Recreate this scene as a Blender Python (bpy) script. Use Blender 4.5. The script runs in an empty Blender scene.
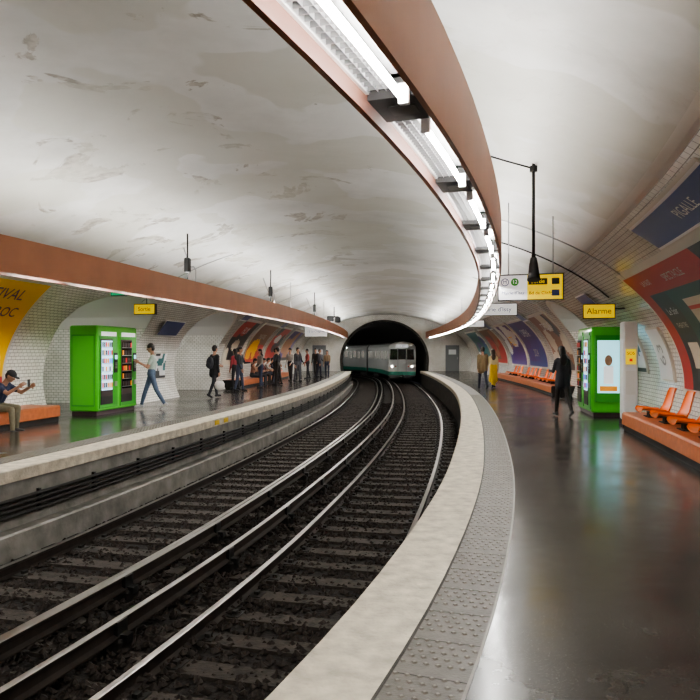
import bpy, math, random
import numpy as np
from mathutils import Vector, Matrix
random.seed(7); rng=np.random.default_rng(5)
scene=bpy.context.scene
# ------------------------------------------------------------------ materials
MATS={}
def mat(name,col=(.8,.8,.8),rough=.5,metal=0.0,emi=None,es=0.0,var=0.0,vscale=8.0,bump=0.0,bscale=40.0,coat=0.0):
    if name in MATS: return MATS[name]
    m=bpy.data.materials.new(name); m.use_nodes=True
    nt=m.node_tree; b=nt.nodes['Principled BSDF']
    b.inputs['Base Color'].default_value=(*col,1); b.inputs['Roughness'].default_value=rough
    b.inputs['Metallic'].default_value=metal
    b.inputs['Coat Weight'].default_value=coat
    if emi: 
        b.inputs['Emission Color'].default_value=(*emi,1); b.inputs['Emission Strength'].default_value=es
    if var>0 or bump>0:
        tc=nt.nodes.new('ShaderNodeTexCoord')
    if var>0:
        n=nt.nodes.new('ShaderNodeTexNoise'); n.inputs['Scale'].default_value=vscale; n.inputs['Detail'].default_value=6
        nt.links.new(tc.outputs['Object'],n.inputs['Vector'])
        r=nt.nodes.new('ShaderNodeValToRGB')
        r.color_ramp.elements[0].position=.3; r.color_ramp.elements[1].position=.7
        r.color_ramp.elements[0].color=(*[c*(1-var) for c in col],1)
        r.color_ramp.elements[1].color=(*[min(1,c*(1+var)) for c in col],1)
        nt.links.new(n.outputs['Fac'],r.inputs['Fac']); nt.links.new(r.outputs['Color'],b.inputs['Base Color'])
    if bump>0:
        n2=nt.nodes.new('ShaderNodeTexNoise'); n2.inputs['Scale'].default_value=bscale; n2.inputs['Detail'].default_value=5
        nt.links.new(tc.outputs['Object'],n2.inputs['Vector'])
        bp=nt.nodes.new('ShaderNodeBump'); bp.inputs['Strength'].default_value=bump; bp.inputs['Distance'].default_value=.02
        nt.links.new(n2.outputs['Fac'],bp.inputs['Height']); nt.links.new(bp.outputs['Normal'],b.inputs['Normal'])
    MATS[name]=m; return m

def N(nt,t,**k):
    n=nt.nodes.new(t)
    for a,v in k.items():
        if a in n.inputs.keys(): n.inputs[a].default_value=v
        else: setattr(n,a,v)
    return n
def ramp(nt,p0,c0,p1,c1):
    r=nt.nodes.new('ShaderNodeValToRGB'); e=r.color_ramp.elements
    e[0].position=p0;e[1].position=p1;e[0].color=(*c0,1);e[1].color=(*c1,1); return r
def mixc(nt,f,a,b):
    m=nt.nodes.new('ShaderNodeMix'); m.data_type='RGBA'
    nt.links.new(f,m.inputs[0])
    for s,i in ((a,6),(b,7)):
        if isinstance(s,tuple): m.inputs[i].default_value=(*s,1)
        else: nt.links.new(s,m.inputs[i])
    return m.outputs[2]

def make_tile():
    m=mat('white_metro_tile',(.8,.8,.78),.14); nt=m.node_tree; b=nt.nodes['Principled BSDF']
    uv=N(nt,'ShaderNodeUVMap'); br=N(nt,'ShaderNodeTexBrick'); br.offset=.5
    br.inputs['Color1'].default_value=(.90,.89,.84,1); br.inputs['Color2'].default_value=(.82,.81,.76,1)
    br.inputs['Mortar'].default_value=(.30,.29,.26,1); br.inputs['Scale'].default_value=1
    br.inputs['Mortar Size'].default_value=.006; br.inputs['Brick Width'].default_value=.16; br.inputs['Row Height'].default_value=.08
    br.inputs['Mortar Smooth'].default_value=.2
    nt.links.new(uv.outputs[0],br.inputs['Vector']); 
    n=N(nt,'ShaderNodeTexNoise',Scale=1.5,Detail=5.0); tc=N(nt,'ShaderNodeTexCoord'); nt.links.new(tc.outputs['Object'],n.inputs['Vector'])
    r=ramp(nt,.35,(.88,.87,.84),.6,(1,1,1)); nt.links.new(n.outputs['Fac'],r.inputs['Fac'])
    mm=nt.nodes.new('ShaderNodeMix'); mm.data_type='RGBA'; mm.blend_type='MULTIPLY'; mm.inputs[0].default_value=1
    nt.links.new(br.outputs['Color'],mm.inputs[6]); nt.links.new(r.outputs['Color'],mm.inputs[7])
    nt.links.new(mm.outputs[2],b.inputs['Base Color'])
    bp=N(nt,'ShaderNodeBump'); bp.inputs['Strength'].default_value=.5; bp.inputs['Distance'].default_value=.004; bp.invert=True
    nt.links.new(br.outputs['Fac'],bp.inputs['Height']); nt.links.new(bp.outputs['Normal'],b.inputs['Normal'])
make_tile()
def make_ceiling():
    m=mat('aged_white_plaster',(.7,.7,.68),.5); nt=m.node_tree; b=nt.nodes['Principled BSDF']
    tc=N(nt,'ShaderNodeTexCoord'); V=tc.outputs['Object']
    n1=N(nt,'ShaderNodeTexNoise',Scale=.35,Detail=6.0,Roughness=.6); nt.links.new(V,n1.inputs['Vector'])
    n2=N(nt,'ShaderNodeTexNoise',Scale=.8,Detail=10.0,Roughness=.62,Distortion=.7); nt.links.new(V,n2.inputs['Vector'])
    n3=N(nt,'ShaderNodeTexNoise',Scale=7.0,Detail=6.0); nt.links.new(V,n3.inputs['Vector'])
    base=ramp(nt,.36,(.57,.565,.53),.60,(.77,.765,.745)); nt.links.new(n1.outputs['Fac'],base.inputs['Fac'])
    p=ramp(nt,.578,(0,0,0),.598,(1,1,1)); nt.links.new(n2.outputs['Fac'],p.inputs['Fac'])
    sep=N(nt,'ShaderNodeSeparateXYZ'); nt.links.new(V,sep.inputs[0])
    lr=N(nt,'ShaderNodeMapRange'); lr.inputs['From Min'].default_value=1.2; lr.inputs['From Max'].default_value=-.8; lr.inputs['To Min'].default_value=.12; nt.links.new(sep.outputs[0],lr.inputs['Value'])
    mu=N(nt,'ShaderNodeMath',operation='MULTIPLY'); nt.links.new(p.outputs['Color'],mu.inputs[0]); nt.links.new(lr.outputs[0],mu.inputs[1])
    pc=ramp(nt,.4,(.34,.315,.27),.6,(.54,.51,.46)); nt.links.new(n3.outputs['Fac'],pc.inputs['Fac'])
    c=mixc(nt,mu.outputs[0],base.outputs['Color'],pc.outputs['Color'])
    n4=N(nt,'ShaderNodeTexNoise',Scale=.5,Detail=3.0,Roughness=.4); 
    mp=N(nt,'ShaderNodeMapping'); mp.inputs['Location'].default_value=(7.3,2.1,4); nt.links.new(V,mp.inputs[0]); nt.links.new(mp.outputs[0],n4.inputs['Vector'])
    r4=ramp(nt,.50,(0,0,0),.512,(.6,.6,.6)); nt.links.new(n4.outputs['Fac'],r4.inputs['Fac'])
    c=mixc(nt,r4.outputs['Color'],c,(.58,.57,.50))
    nt.links.new(c,b.inputs['Base Color'])
    ad=N(nt,'ShaderNodeMath',operation='MULTIPLY_ADD'); ad.inputs[1].default_value=-1.2; nt.links.new(mu.outputs[0],ad.inputs[0])
    n5=N(nt,'ShaderNodeTexNoise',Scale=2.2,Detail=9.0); nt.links.new(V,n5.inputs['Vector']); nt.links.new(n5.outputs['Fac'],ad.inputs[2])
    bp=N(nt,'ShaderNodeBump'); bp.inputs['Strength'].default_value=.35; bp.inputs['Distance'].default_value=.06
    nt.links.new(ad.outputs[0],bp.inputs['Height']); nt.links.new(bp.outputs['Normal'],b.inputs['Normal'])
make_ceiling()
def make_floor():
    m=mat('polished_dark_asphalt',(.03,.03,.03),.2); nt=m.node_tree; b=nt.nodes['Principled BSDF']
    tc=N(nt,'ShaderNodeTexCoord'); V=tc.outputs['Object']
    n1=N(nt,'ShaderNodeTexNoise',Scale=.8,Detail=8.0,Roughness=.65); nt.links.new(V,n1.inputs['Vector'])
    n2=N(nt,'ShaderNodeTexNoise',Scale=90.0,Detail=3.0); nt.links.new(V,n2.inputs['Vector'])
    r=ramp(nt,.3,(.034,.032,.030),.7,(.070,.065,.058)); nt.links.new(n1.outputs['Fac'],r.inputs['Fac'])
    sp=ramp(nt,.64,(0,0,0),.70,(.55,.55,.55)); nt.links.new(n2.outputs['Fac'],sp.inputs['Fac'])
    c=mixc(nt,sp.outputs['Color'],r.outputs['Color'],(.14,.13,.115)); nt.links.new(c,b.inputs['Base Color'])
    rr=N(nt,'ShaderNodeMapRange'); rr.inputs['From Min'].default_value=.3; rr.inputs['From Max'].default_value=.7
    rr.inputs['To Min'].default_value=.11; rr.inputs['To Max'].default_value=.28; nt.links.new(n1.outputs['Fac'],rr.inputs['Value']); nt.links.new(rr.outputs[0],b.inputs['Roughness'])
    bp=N(nt,'ShaderNodeBump'); bp.inputs['Strength'].default_value=.14; bp.inputs['Distance'].default_value=.01
    n3=N(nt,'ShaderNodeTexNoise',Scale=6.0,Detail=6.0); nt.links.new(V,n3.inputs['Vector'])
    nt.links.new(n3.outputs['Fac'],bp.inputs['Height']); nt.links.new(bp.outputs['Normal'],b.inputs['Normal'])
make_floor()
mat('concrete_coping',(.54,.49,.395),.75,var=.26,vscale=7,bump=.6,bscale=30)
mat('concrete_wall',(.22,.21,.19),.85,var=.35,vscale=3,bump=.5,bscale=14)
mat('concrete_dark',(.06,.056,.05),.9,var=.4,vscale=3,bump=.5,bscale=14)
mat('tactile_grey',(.115,.105,.09),.5,var=.25,vscale=9,bump=.2,bscale=60)
mat('tactile_stud',(.19,.175,.15),.4,var=.15)
mat('ballast_ground',(.014,.011,.009),.95,var=.6,vscale=14,bump=1.0,bscale=25)
mat('ballast_stone',(.026,.019,.015),.9,var=.6,vscale=30)
mat('sleeper_wood',(.036,.028,.022),.8,var=.6,vscale=9,bump=.5,bscale=30)
mat('rail_side',(.026,.018,.014),.65,metal=.3,var=.3)
mat('rail_top',(.32,.30,.28),.30,metal=1.0)
mat('iron_dark',(.018,.016,.014),.6,metal=.3)
mat('cable_black',(.02,.019,.018),.6)
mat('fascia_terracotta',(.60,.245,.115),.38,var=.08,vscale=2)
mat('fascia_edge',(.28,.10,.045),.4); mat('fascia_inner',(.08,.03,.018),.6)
mat('pan_metal',(.55,.55,.55),.35,metal=.6)
mat('grille_metal',(.36,.36,.36),.35,metal=.8)
mat('black_plastic',(.012,.012,.012),.4)
mat('dark_box',(.018,.017,.017),.5)
mat('tube_light',(1,1,1),.5,emi=(1,.985,.95),es=95)
mat('uplight_tube',(1,1,1),.5,emi=(1,.985,.95),es=34)
mat('passage_tube',(1,1,1),.5,emi=(1,.98,.92),es=40)
mat('steel',(.45,.45,.45),.35,metal=1)
mat('tunnel_wall',(.022,.020,.019),.9,var=.3)
mat('white_enamel',(.8,.8,.8),.3); mat('off_white',(.74,.73,.70),.5)
mat('terracotta_tile',(.48,.14,.045),.4,var=.15,vscale=10)
mat('seat_orange',(.95,.17,.01),.3,coat=.3)
mat('blue_enamel',(.015,.035,.22),.3); mat('blue_poster',(.015,.03,.22),.35)
mat('sign_white',(.85,.85,.85),.4,emi=(1,1,1),es=.25); mat('sign_yellow',(.95,.66,.0),.4,emi=(1,.70,.0),es=.3)
mat('sign_green',(.02,.25,.12),.4,emi=(.02,.5,.2),es=.4)
mat('sign_black',(.015,.015,.015),.4)
mat('sign_text_blue',(.02,.04,.2),.5)
mat('poster_yellow',(.95,.54,.0),.4); mat('poster_purple',(.09,.02,.20),.4); mat('poster_red',(.52,.03,.02),.4)
mat('poster_green',(.012,.06,.045),.4); mat('poster_black',(.02,.022,.024),.4); mat('poster_cream',(.62,.56,.44),.4)
mat('poster_brown',(.24,.10,.04),.4); mat('poster_skin',(.5,.27,.16),.5); mat('poster_white',(.8,.8,.8),.4); mat('poster_violet',(.08,.04,.25),.4)
mat('poster_teal',(.03,.16,.17),.4); mat('poster_grey',(.30,.30,.31),.4)
mat('frame_cream',(.60,.57,.50),.35)
mat('vend_green',(.09,.60,.03),.3,coat=.4); mat('vend_green_dark',(.05,.40,.03),.35)
mat('vend_glass',(.012,.014,.016),.06); mat('vend_lit',(.5,.7,.9),.4,emi=(.5,.78,1),es=.9)
mat('screen_cyan',(.3,.6,.7),.3,emi=(.35,.75,.85),es=.8)
mat('p_red',(.6,.03,.03),.4,emi=(.6,.03,.03),es=.35); mat('p_blue',(.03,.15,.6),.4,emi=(.05,.3,.8),es=.5); mat('p_orange',(.8,.3,.03),.4,emi=(.8,.3,.03),es=.3)
mat('p_white',(.8,.8,.8),.4,emi=(.8,.8,.8),es=.4); mat('p_dark',(.05,.03,.03),.4)
mat('door_grey',(.20,.21,.22),.5)
mat('train_white',(.86,.88,.86),.35); mat('train_green',(.06,.42,.30),.35); mat('train_grey',(.2,.2,.2),.6)
mat('train_window',(.05,.05,.05),.2,emi=(1,.93,.8),es=.10); mat('train_glass',(.01,.012,.014),.08)
mat('headlamp',(1,1,1),.3,emi=(1,.95,.85),es=12); mat('taillamp',(.5,.02,.02),.3)
mat('mark_yellow',(.75,.5,.02),.5)
# ------------------------------------------------------------------ mesh builder
class MB:
    def __init__(s): s.v=[];s.f=[];s.uv=[];s.m=[];s.sm=[];s.slots=[];s.M=None
    def mi(s,name):
        if name not in s.slots: s.slots.append(name)
        return s.slots.index(name)
    def vert(s,p):
        p=Vector(p)
        if s.M is not None: p=s.M@p
        s.v.append((p.x,p.y,p.z)); return len(s.v)-1
    def face(s,idx,m,uv=None,smooth=False):
        s.f.append(tuple(idx)); s.uv.append(uv or [(0,0)]*len(idx)); s.m.append(s.mi(m)); s.sm.append(smooth)
    def poly(s,pts,m,uv=None,smooth=False): s.face([s.vert(p) for p in pts],m,uv,smooth)
    def box(s,c,d,m,R=None,bev=0):
        x,y,z=[a/2 for a in d]; c=Vector(c)
        if bev<=0:
            co=[Vector((sx*x,sy*y,sz*z)) for sz in(-1,1) for sy in(-1,1) for sx in(-1,1)]
            if R: co=[R@p for p in co]
            i=[s.vert(c+p) for p in co]
            for q in ((0,2,3,1),(4,5,7,6),(0,1,5,4),(2,6,7,3),(0,4,6,2),(1,3,7,5)): s.face([i[k] for k in q],m)
        else:
            b=min(bev,x*.9,y*.9,z*.9)
            loops=[]
            for zz,ins in((-z,b),(-z+b,0),(z-b,0),(z,b)):
                X=x-ins;Y=y-ins; bb=b
                L=[(X-bb*.999,-Y),(X,-Y+bb),(X,Y-bb),(X-bb,Y),(-X+bb,Y),(-X,Y-bb),(-X,-Y+bb),(-X+bb,-Y)]
                P=[Vector((a,q,zz)) for a,q in L]
                if R: P=[R@p for p in P]
                loops.append([s.vert(c+p) for p in P])
            for a,q in zip(loops[:-1],loops[1:]):
                for k in range(8): s.face((a[k],a[(k+1)%8],q[(k+1)%8],q[k]),m)
            s.face(loops[0][::-1],m); s.face(loops[-1],m)
    def tube(s,pts,r,m,seg=8,cap=True):
        pts=[Vector(p) for p in pts]; rings=[]
        for i,p in enumerate(pts):
            d=(pts[min(i+1,len(pts)-1)]-pts[max(i-1,0)]).normalized()
            a=d.cross(Vector((0,0,1)) if abs(d.z)<.9 else Vector((1,0,0))).normalized(); b=d.cross(a)
            rr=r[i] if isinstance(r,(list,tuple)) else r
            rings.append([s.vert(p+(a*math.cos(2*math.pi*k/seg)+b*math.sin(2*math.pi*k/seg))*rr) for k in range(seg)])
        for A,B in zip(rings[:-1],rings[1:]):
            for k in range(seg): s.face((A[k],A[(k+1)%seg],B[(k+1)%seg],B[k]),m,smooth=True)
        if cap: s.face(rings[0][::-1],m); s.face(rings[-1],m)
    def ellipsoid(s,c,r,m,R=None,nu=12,nv=8,zmin=-1,zmax=1):
        c=Vector(c); rings=[]
        a0=math.asin(zmin);a1=math.asin(zmax)
        for j in range(nv+1):
            a=a0+(a1-a0)*j/nv; row=[]
            for k in range(nu):
                t=2*math.pi*k/nu
                p=Vector((r[0]*math.cos(a)*math.cos(t),r[1]*math.cos(a)*math.sin(t),r[2]*math.sin(a)))
                if R: p=R@p
                row.append(s.vert(c+p))
            rings.append(row)
        for A,B in zip(rings[:-1],rings[1:]):
            for k in range(nu): s.face((A[k],A[(k+1)%nu],B[(k+1)%nu],B[k]),m,smooth=True)
        s.face(rings[0][::-1],m); s.face(rings[-1],m)
    def sweep(s,prof,ts,m,closed=False,smooth=False,caps=False,uv0=0):
        L=[0]
        n=len(prof)
        for i in range(n):
            a=prof[i];b=prof[(i+1)%n]; L.append(L[-1]+math.hypot(a[0]-b[0],a[1]-b[1]))
        rows=[[s.vert(P(t,u,h)) for u,h in prof] for t in ts]
        for j in range(len(ts)-1):
            for i in range(n if closed else n-1):
                k=(i+1)%n
                mm=m[i] if isinstance(m,list) else m
                s.face((rows[j][i],rows[j][k],rows[j+1][k],rows[j+1][i]),mm,[(ts[j],L[i]),(ts[j],L[i+1]),(ts[j+1],L[i+1]),(ts[j+1],L[i])],smooth)
        if caps:
            mm=m[0] if isinstance(m,list) else m
            s.face(rows[0],mm); s.face(rows[-1][::-1],mm)
    def obj(s,name,recalc=False):
        me=bpy.data.meshes.new(name); me.from_pydata(s.v,[],s.f)
        for n in s.slots: me.materials.append(MATS[n])
        me.polygons.foreach_set('material_index',s.m); me.polygons.foreach_set('use_smooth',s.sm)
        uvl=me.uv_layers.new(name='UVMap'); flat=[c for f in s.uv for p in f for c in p]
        uvl.data.foreach_set('uv',flat); me.update()
        o=bpy.data.objects.new(name,me); scene.collection.objects.link(o); return o
# ------------------------------------------------------------------ alignment (curved station axis; reference = right platform edge)
ZS=np.arange(-22,150,.05)
MS=np.interp(ZS,[-22,-8,0,3,5,10,16,24,33,48,58,65,80,100,125,150],[.62,.5,.42,.37,.29,.198,.165,.128,.074,.038,.015,-.05,-.35,-.8,-1.1,-1.1])
XS=np.concatenate([[0],np.cumsum((MS[1:]+MS[:-1])/2*.05)]); XS+=-.395-np.interp(3.12,ZS,XS)
TS=np.concatenate([[0],np.cumsum(np.sqrt(1+((MS[1:]+MS[:-1])/2)**2)*.05)]); TS-=np.interp(0,ZS,TS)
def fr(t):
    return float(np.interp(t,TS,XS)),float(np.interp(t,TS,ZS)),float(np.interp(t,TS,MS))
def P(t,u,h):
    x,z,m=fr(t); n=1/math.sqrt(1+m*m); return Vector((x+u*n,z-u*m*n,h))
_n=1/np.sqrt(1+MS**2)
def t_at(u,Z): 
    return float(np.interp(Z,ZS-u*MS*_n,TS))
def heading(t): return -math.atan(fr(t)[2])
def frameM(t,u,h,extra=0):
    return Matrix.Translation(P(t,u,h))@Matrix.Rotation(heading(t)+extra,4,'Z')
GAP=5.6; HC=2.8; A_,B_,C_=6.95,3.7,.9
def U(side,u): return u if side>0 else -GAP-u
def ceil_h(u): return C_+B_*math.sqrt(max(0,1-((u+HC)/A_)**2))
def uc(h): return A_*math.sqrt(max(0,1-((h-C_)/B_)**2))
def W(side,t,h,off=0.0): return P(t,U(side,uc(h)-off-HC),h)
_hs=np.linspace(-.3,C_+B_-.001,600); _us=np.array([uc(h) for h in _hs]); _arc=np.concatenate([[0],np.cumsum(np.hypot(np.diff(_hs),np.diff(_us)))])
def arc(h): return float(np.interp(h,_hs,_arc))
T0,T1=-14.0,57.6
def rang(a,b,st):
    n=max(1,int(round((b-a)/st))); return [a+(b-a)*i/n for i in range(n+1)]
TG=rang(T0,T1,.6)
# ------------------------------------------------------------------ text
_tc={}
def text_geo(txt,size):
    k=(txt,)
    if k not in _tc:
        cu=bpy.data.curves.new('t','FONT'); cu.body=txt; cu.size=1; cu.align_x='CENTER'; cu.align_y='CENTER'; cu.resolution_u=3
        o=bpy.data.objects.new('t',cu); scene.collection.objects.link(o); dg=bpy.context.evaluated_depsgraph_get(); dg.update()
        me=o.evaluated_get(dg).to_mesh()
        _tc[k]=([tuple(v.co) for v in me.vertices],[tuple(p.vertices) for p in me.polygons])
        o.evaluated_get(dg).to_mesh_clear(); bpy.data.objects.remove(o); bpy.data.curves.remove(cu)
    v,f=_tc[k]; return [(a[0]*size,a[1]*size) for a in v],f
def text_flat(mb,txt,size,c,m,eps=.004,sx=1):
    v,f=text_geo(txt,size); ids=[mb.vert((c[0]+a*sx,c[1]-eps,c[2]+b)) for a,b in v]
    for q in f: mb.face([ids[i] for i in q],m)
def text_wall(mb,side,t,h,txt,size,m,off=.06,rot=0,sx=1):
    v,f=text_geo(txt,size); sg=1 if side<0 else -1; ids=[]
    for a,b in v:
        a*=sx
        a,b=a*math.cos(rot)-b*math.sin(rot),a*math.sin(rot)+b*math.cos(rot)
        hh=float(np.interp(arc(h)+b,_arc,_hs)); ids.append(mb.vert(W(side,t+sg*a,hh,off)))
    for q in f: mb.face([ids[i] for i in q],m)
# ------------------------------------------------------------------ room shell
HT=3.4
def arch(t,a,b): 
    s=(t-(a+b)/2)/((b-a)/2); return 2.25+.8*math.sqrt(max(0,1-s*s))
def build_wall(side,openings,name):
    mb=MB(); cur=T0; secs=[]
    for a,b in openings: secs+= [(cur,a,False),(a,b,True)]; cur=b
    secs.append((cur,T1,False))
    for a,b,op in secs:
        ts=rang(a,b,.2 if op else .6); rows=[]
        for t in ts:
            lo=arch(t,a,b) if op else -.02
            hs=[lo+(HT-lo)*i/14 for i in range(15)]
            rows.append((t,hs,[mb.vert(W(side,t,h)) for h in hs]))
        for (ta,ha,ra),(tb,hb_,rb) in zip(rows[:-1],rows[1:]):
            for i in range(14):
                mb.face((ra[i],ra[i+1],rb[i+1],rb[i]),'white_metro_tile',[(ta,arc(ha[i])),(ta,arc(ha[i+1])),(tb,arc(hb_[i+1])),(tb,arc(hb_[i]))],True)
    D=10.6-HC
    for a,b in openings:
        for t in (a,b):
            hs=[-.02+2.27*i/8 for i in range(9)]
            for h0,h1 in zip(hs[:-1],hs[1:]):
                mb.poly([W(side,t,h0),P(t,U(side,D),h0),P(t,U(side,D),h1),W(side,t,h1)],'white_metro_tile',[(uc(h0),h0),(10.6,h0),(10.6,h1),(uc(h1),h1)])
        ts=rang(a,b,.2)
        for ta,tb in zip(ts[:-1],ts[1:]):
            ha,hb_=arch(ta,a,b),arch(tb,a,b)
            mb.poly([W(side,ta,ha),W(side,tb,hb_),P(tb,U(side,D),hb_),P(ta,U(side,D),ha)],'off_white',None,True)
            mb.poly([P(ta,U(side,D),-.02),P(tb,U(side,D),-.02),P(tb,U(side,D),2.1),P(ta,U(side,D),2.1)],'white_metro_tile',[(ta,0),(tb,0),(tb,2.1),(ta,2.1)])
            mb.poly([P(ta,U(side,D),2.1),P(tb,U(side,D),2.1),P(tb,U(side,D),hb_),P(ta,U(side,D),ha)],'off_white')
            mb.poly([W(side,ta,ha,.0),W(side,tb,hb_,.0),W(side,tb,hb_+.09,.03),W(side,ta,ha+.09,.03)],'frame_cream')
    return mb.obj(name)
opL=[(t_at(-9.4,16.5),t_at(-9.4,20.9)),(t_at(-9.4,24.2),t_at(-9.4,28.6))]
opR=[(t_at(3.9,20.2),t_at(3.9,23.4))]
build_wall(-1,opL,'wall_left'); build_wall(1,opR,'wall_right')
mb=MB()
ph0=math.asin((HT-C_)/B_); prof=[(A_*math.cos(a)-HC,C_+B_*math.sin(a)) for a in np.linspace(ph0,math.pi-ph0,49)]
mb.sweep(prof,TG,'aged_white_plaster',smooth=True); mb.obj('ceiling')
for sd in (1,-1):
    mb=MB(); mb.sweep([(U(sd,uc(HT-.02)-HC-.0),HT-.02),(U(sd,uc(HT)-HC-.035),HT),(U(sd,uc(HT+.05)-HC-.035),HT+.05),(U(sd,uc(HT+.06)-HC),HT+.06)],TG,'off_white'); mb.obj('trim_cornice')
TU_C,TU_A,TU_B=-2.9,3.45,3.15
def tun(phi): return (TU_C+TU_A*math.cos(phi),.85+TU_B*math.sin(phi))
for nm,t in (('wall_far',T1),('wall_near',T0)):
    mb=MB(); K=40
    inner=[(TU_C+TU_A*.96,-1.2)]+[tun(math.pi*i/K) for i in range(K+1)]+[(TU_C-TU_A*.96,-1.2)]
    outer=[(A_-HC,-1.2)]+[(A_*math.cos(math.pi*i/K)-HC,C_+B_*math.sin(math.pi*i/K)) for i in range(K+1)]+[(-A_-HC,-1.2)]
    for i in range(len(inner)-1):
        q=[inner[i],inner[i+1],outer[i+1],outer[i]]
        mb.poly([P(t,*p) for p in q],'white_metro_tile',[(p[0],p[1]) for p in q])
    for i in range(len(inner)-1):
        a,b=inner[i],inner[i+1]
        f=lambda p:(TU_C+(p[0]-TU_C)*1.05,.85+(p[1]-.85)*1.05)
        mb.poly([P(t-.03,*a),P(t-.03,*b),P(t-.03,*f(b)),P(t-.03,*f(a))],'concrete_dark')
    mb.obj(nm)
mb=MB(); pf=[(TU_C+TU_A*.96,-1.2)]+[tun(math.pi*i/24) for i in range(25)]+[(TU_C-TU_A*.96,-1.2)]
mb.sweep(pf,rang(T1,T1+75,1.5),'tunnel_wall',smooth=True); mb.sweep(pf,rang(T0-4,T0,1.5),'tunnel_wall',smooth=True)
mb.poly([P(T0-4,*p) for p in pf],'tunnel_wall'); mb.poly([P(T1+75,*p) for p in pf],'tunnel_wall'); mb.obj('tunnel')
# platforms
for sd,nm in ((1,'platform_right'),(-1,'platform_left')):
    mb=MB(); q=lambda u:U(sd,u)
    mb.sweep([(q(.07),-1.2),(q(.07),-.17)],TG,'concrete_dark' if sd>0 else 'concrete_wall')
    mb.sweep([(q(.07),-.17),(q(0),-.17),(q(0),-.015),(q(.015),0),(q(.46),0)],TG,'concrete_coping')
    mb.sweep([(q(.46),0),(q(.85),0)],TG,'tactile_grey')
    mb.sweep([(q(.85),0),(q(2.4),0),(q(4.2),0)],TG,'polished_dark_asphalt')
    for a,b in (opR if sd>0 else opL):
        mb.sweep([(q(4.2),0),(q(8.0),0)],rang(a-.01,b+.01,.5),'polished_dark_asphalt')
    for t in np.arange(T0+1,T1,.42):
        mb.poly([P(t,q(.46),.0015),P(t,q(.85),.0015),P(t+.01,q(.85),.0015),P(t+.01,q(.46),.0015)],'concrete_dark')
    mb.sweep([(q(.84),.0),(q(.84),.004),(q(.855),.004),(q(.855),.0)],TG,'tactile_stud')
    mb.sweep([(q(.46),.0),(q(.46),.004),(q(.475),.004),(q(.475),.0)],TG,'concrete_dark')
    t=1.0 if sd>0 else 6
    t_end=26
    i=0
    while t<t_end:
        if i%6!=5:
            for k in range(6):
                u=.485+.060*k+(.015 if i%2 else -.015)+.02; r0,r1=.018,.010
                base=[mb.vert(P(t+r0*math.cos(a),q(u+r0*math.sin(a)),0)) for a in (0,1.57,3.14,4.71)]
                top=[mb.vert(P(t+r1*math.cos(a),q(u+r1*math.sin(a)),.007)) for a in (0,1.57,3.14,4.71)]
                for j in range(4): mb.face((base[j],base[(j+1)%4],top[(j+1)%4],top[j]),'tactile_stud')
                mb.face(top,'tactile_stud')
        t+=.07; i+=1
    mb.obj(nm)
mb=MB()
for k,h in enumerate((-.40,-.47,-.54,-.61)):
    mb.sweep([(-GAP+.02+r*math.cos(a),h+r*math.sin(a)) for r in (.026,) for a in np.linspace(0,2*math.pi,7)[:-1]],TG,'cable_black',closed=True,smooth=True)
for t in np.arange(T0+.5,T1,1.5):
    mb.M=frameM(t,-GAP,0); mb.box((-.02,0,-.5),(.05,.04,.3),'iron_dark'); mb.M=None
mb.obj('cable_run')
mb=MB(); mb.sweep([(-GAP+.16,-1.2),(-GAP+.16,-.82),(-GAP+.12,-.80),(-GAP-.08,-.80)],TG,'concrete_wall'); mb.obj('trim_kerb')
mb=MB()
for tt in (t_at(-5.6,16.3),t_at(-5.6,16.9)):
    mb.M=frameM(tt,-GAP,0); mb.box((.006,0,-.09),(.012,.28,.10),'mark_yellow'); mb.M=None
mb.obj('yellow_stop_marker')
mb=MB(); mb.sweep([(u,-1.17) for u in np.linspace(-GAP-.1,.1,8)],rang(T0-4,T1+75,1.0),'ballast_ground'); mb.obj('ground')
mb=MB()
oc=[(1,0,0),(0,1,0),(-1,0,0),(0,-1,0),(0,0,1),(0,0,-1)]; of=[(0,1,4),(1,2,4),(2,3,4),(3,0,4),(1,0,5),(2,1,5),(3,2,5),(0,3,5)]
for i in range(24000):
    t=3+34*random.random()**1.6; u=-5.42+5.4*random.random(); s=.020+.036*random.random()
    pk=abs(u+2.8)<.9; p=P(t,u,-1.160+(.06*random.random() if pk else .018*random.random()))
    ids=[]
    for o in oc:
        ids.append(len(mb.v)); mb.v.append((p.x+o[0]*s*random.uniform(.6,1.3)+random.uniform(-.3,.3)*s,p.y+o[1]*s*random.uniform(.6,1.3)+random.uniform(-.3,.3)*s,p.z+o[2]*s*random.uniform(.5,1.0)))
    for f in of: mb.face([ids[k] for k in f],'ballast_stone')
mb.obj('track_ballast')
for c,nm in ((-1.3,'railway_sleepers'),(-4.3,'railway_sleepers')):
    mb=MB()
    for t in np.arange(T0,T1+40,.62):
        mb.M=frameM(t,c,0); w=.24+.04*random.random(); mb.box((random.uniform(-.04,.04),0,-1.170),(2.35,w,.07),'sleeper_wood')
        for r in (-.72,.72):
            mb.box((r,0,-1.135),(.34,.2,.02),'iron_dark')
            for s in (-.1,.1): mb.box((r+s,0,-1.115),(.05,.07,.045),'iron_dark')
        mb.M=None
    mb.obj(nm)
def rail(mb,u,top,ts=None):
    h=.15; z=top-h
    pr=[(-.065,0),(-.065,.012),(-.012,.03),(-.010,.105),(-.034,.12),(-.034,.143),(-.026,.15),(.026,.15),(.034,.143),(.034,.12),(.010,.105),(.012,.03),(.065,.012),(.065,0)]
    ms=['rail_side']*14; ms[5]=ms[6]=ms[7]='rail_top'
    mb.sweep([(u+a,z+b) for a,b in pr],ts or rang(T0-3,T1+70,.8),ms,closed=True)
for nm,c in (('railway_track',-1.3),('railway_track',-4.3)):
    mb=MB(); rail(mb,c-.75,-.99); rail(mb,c+.75,-.99); mb.obj(nm)
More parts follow.
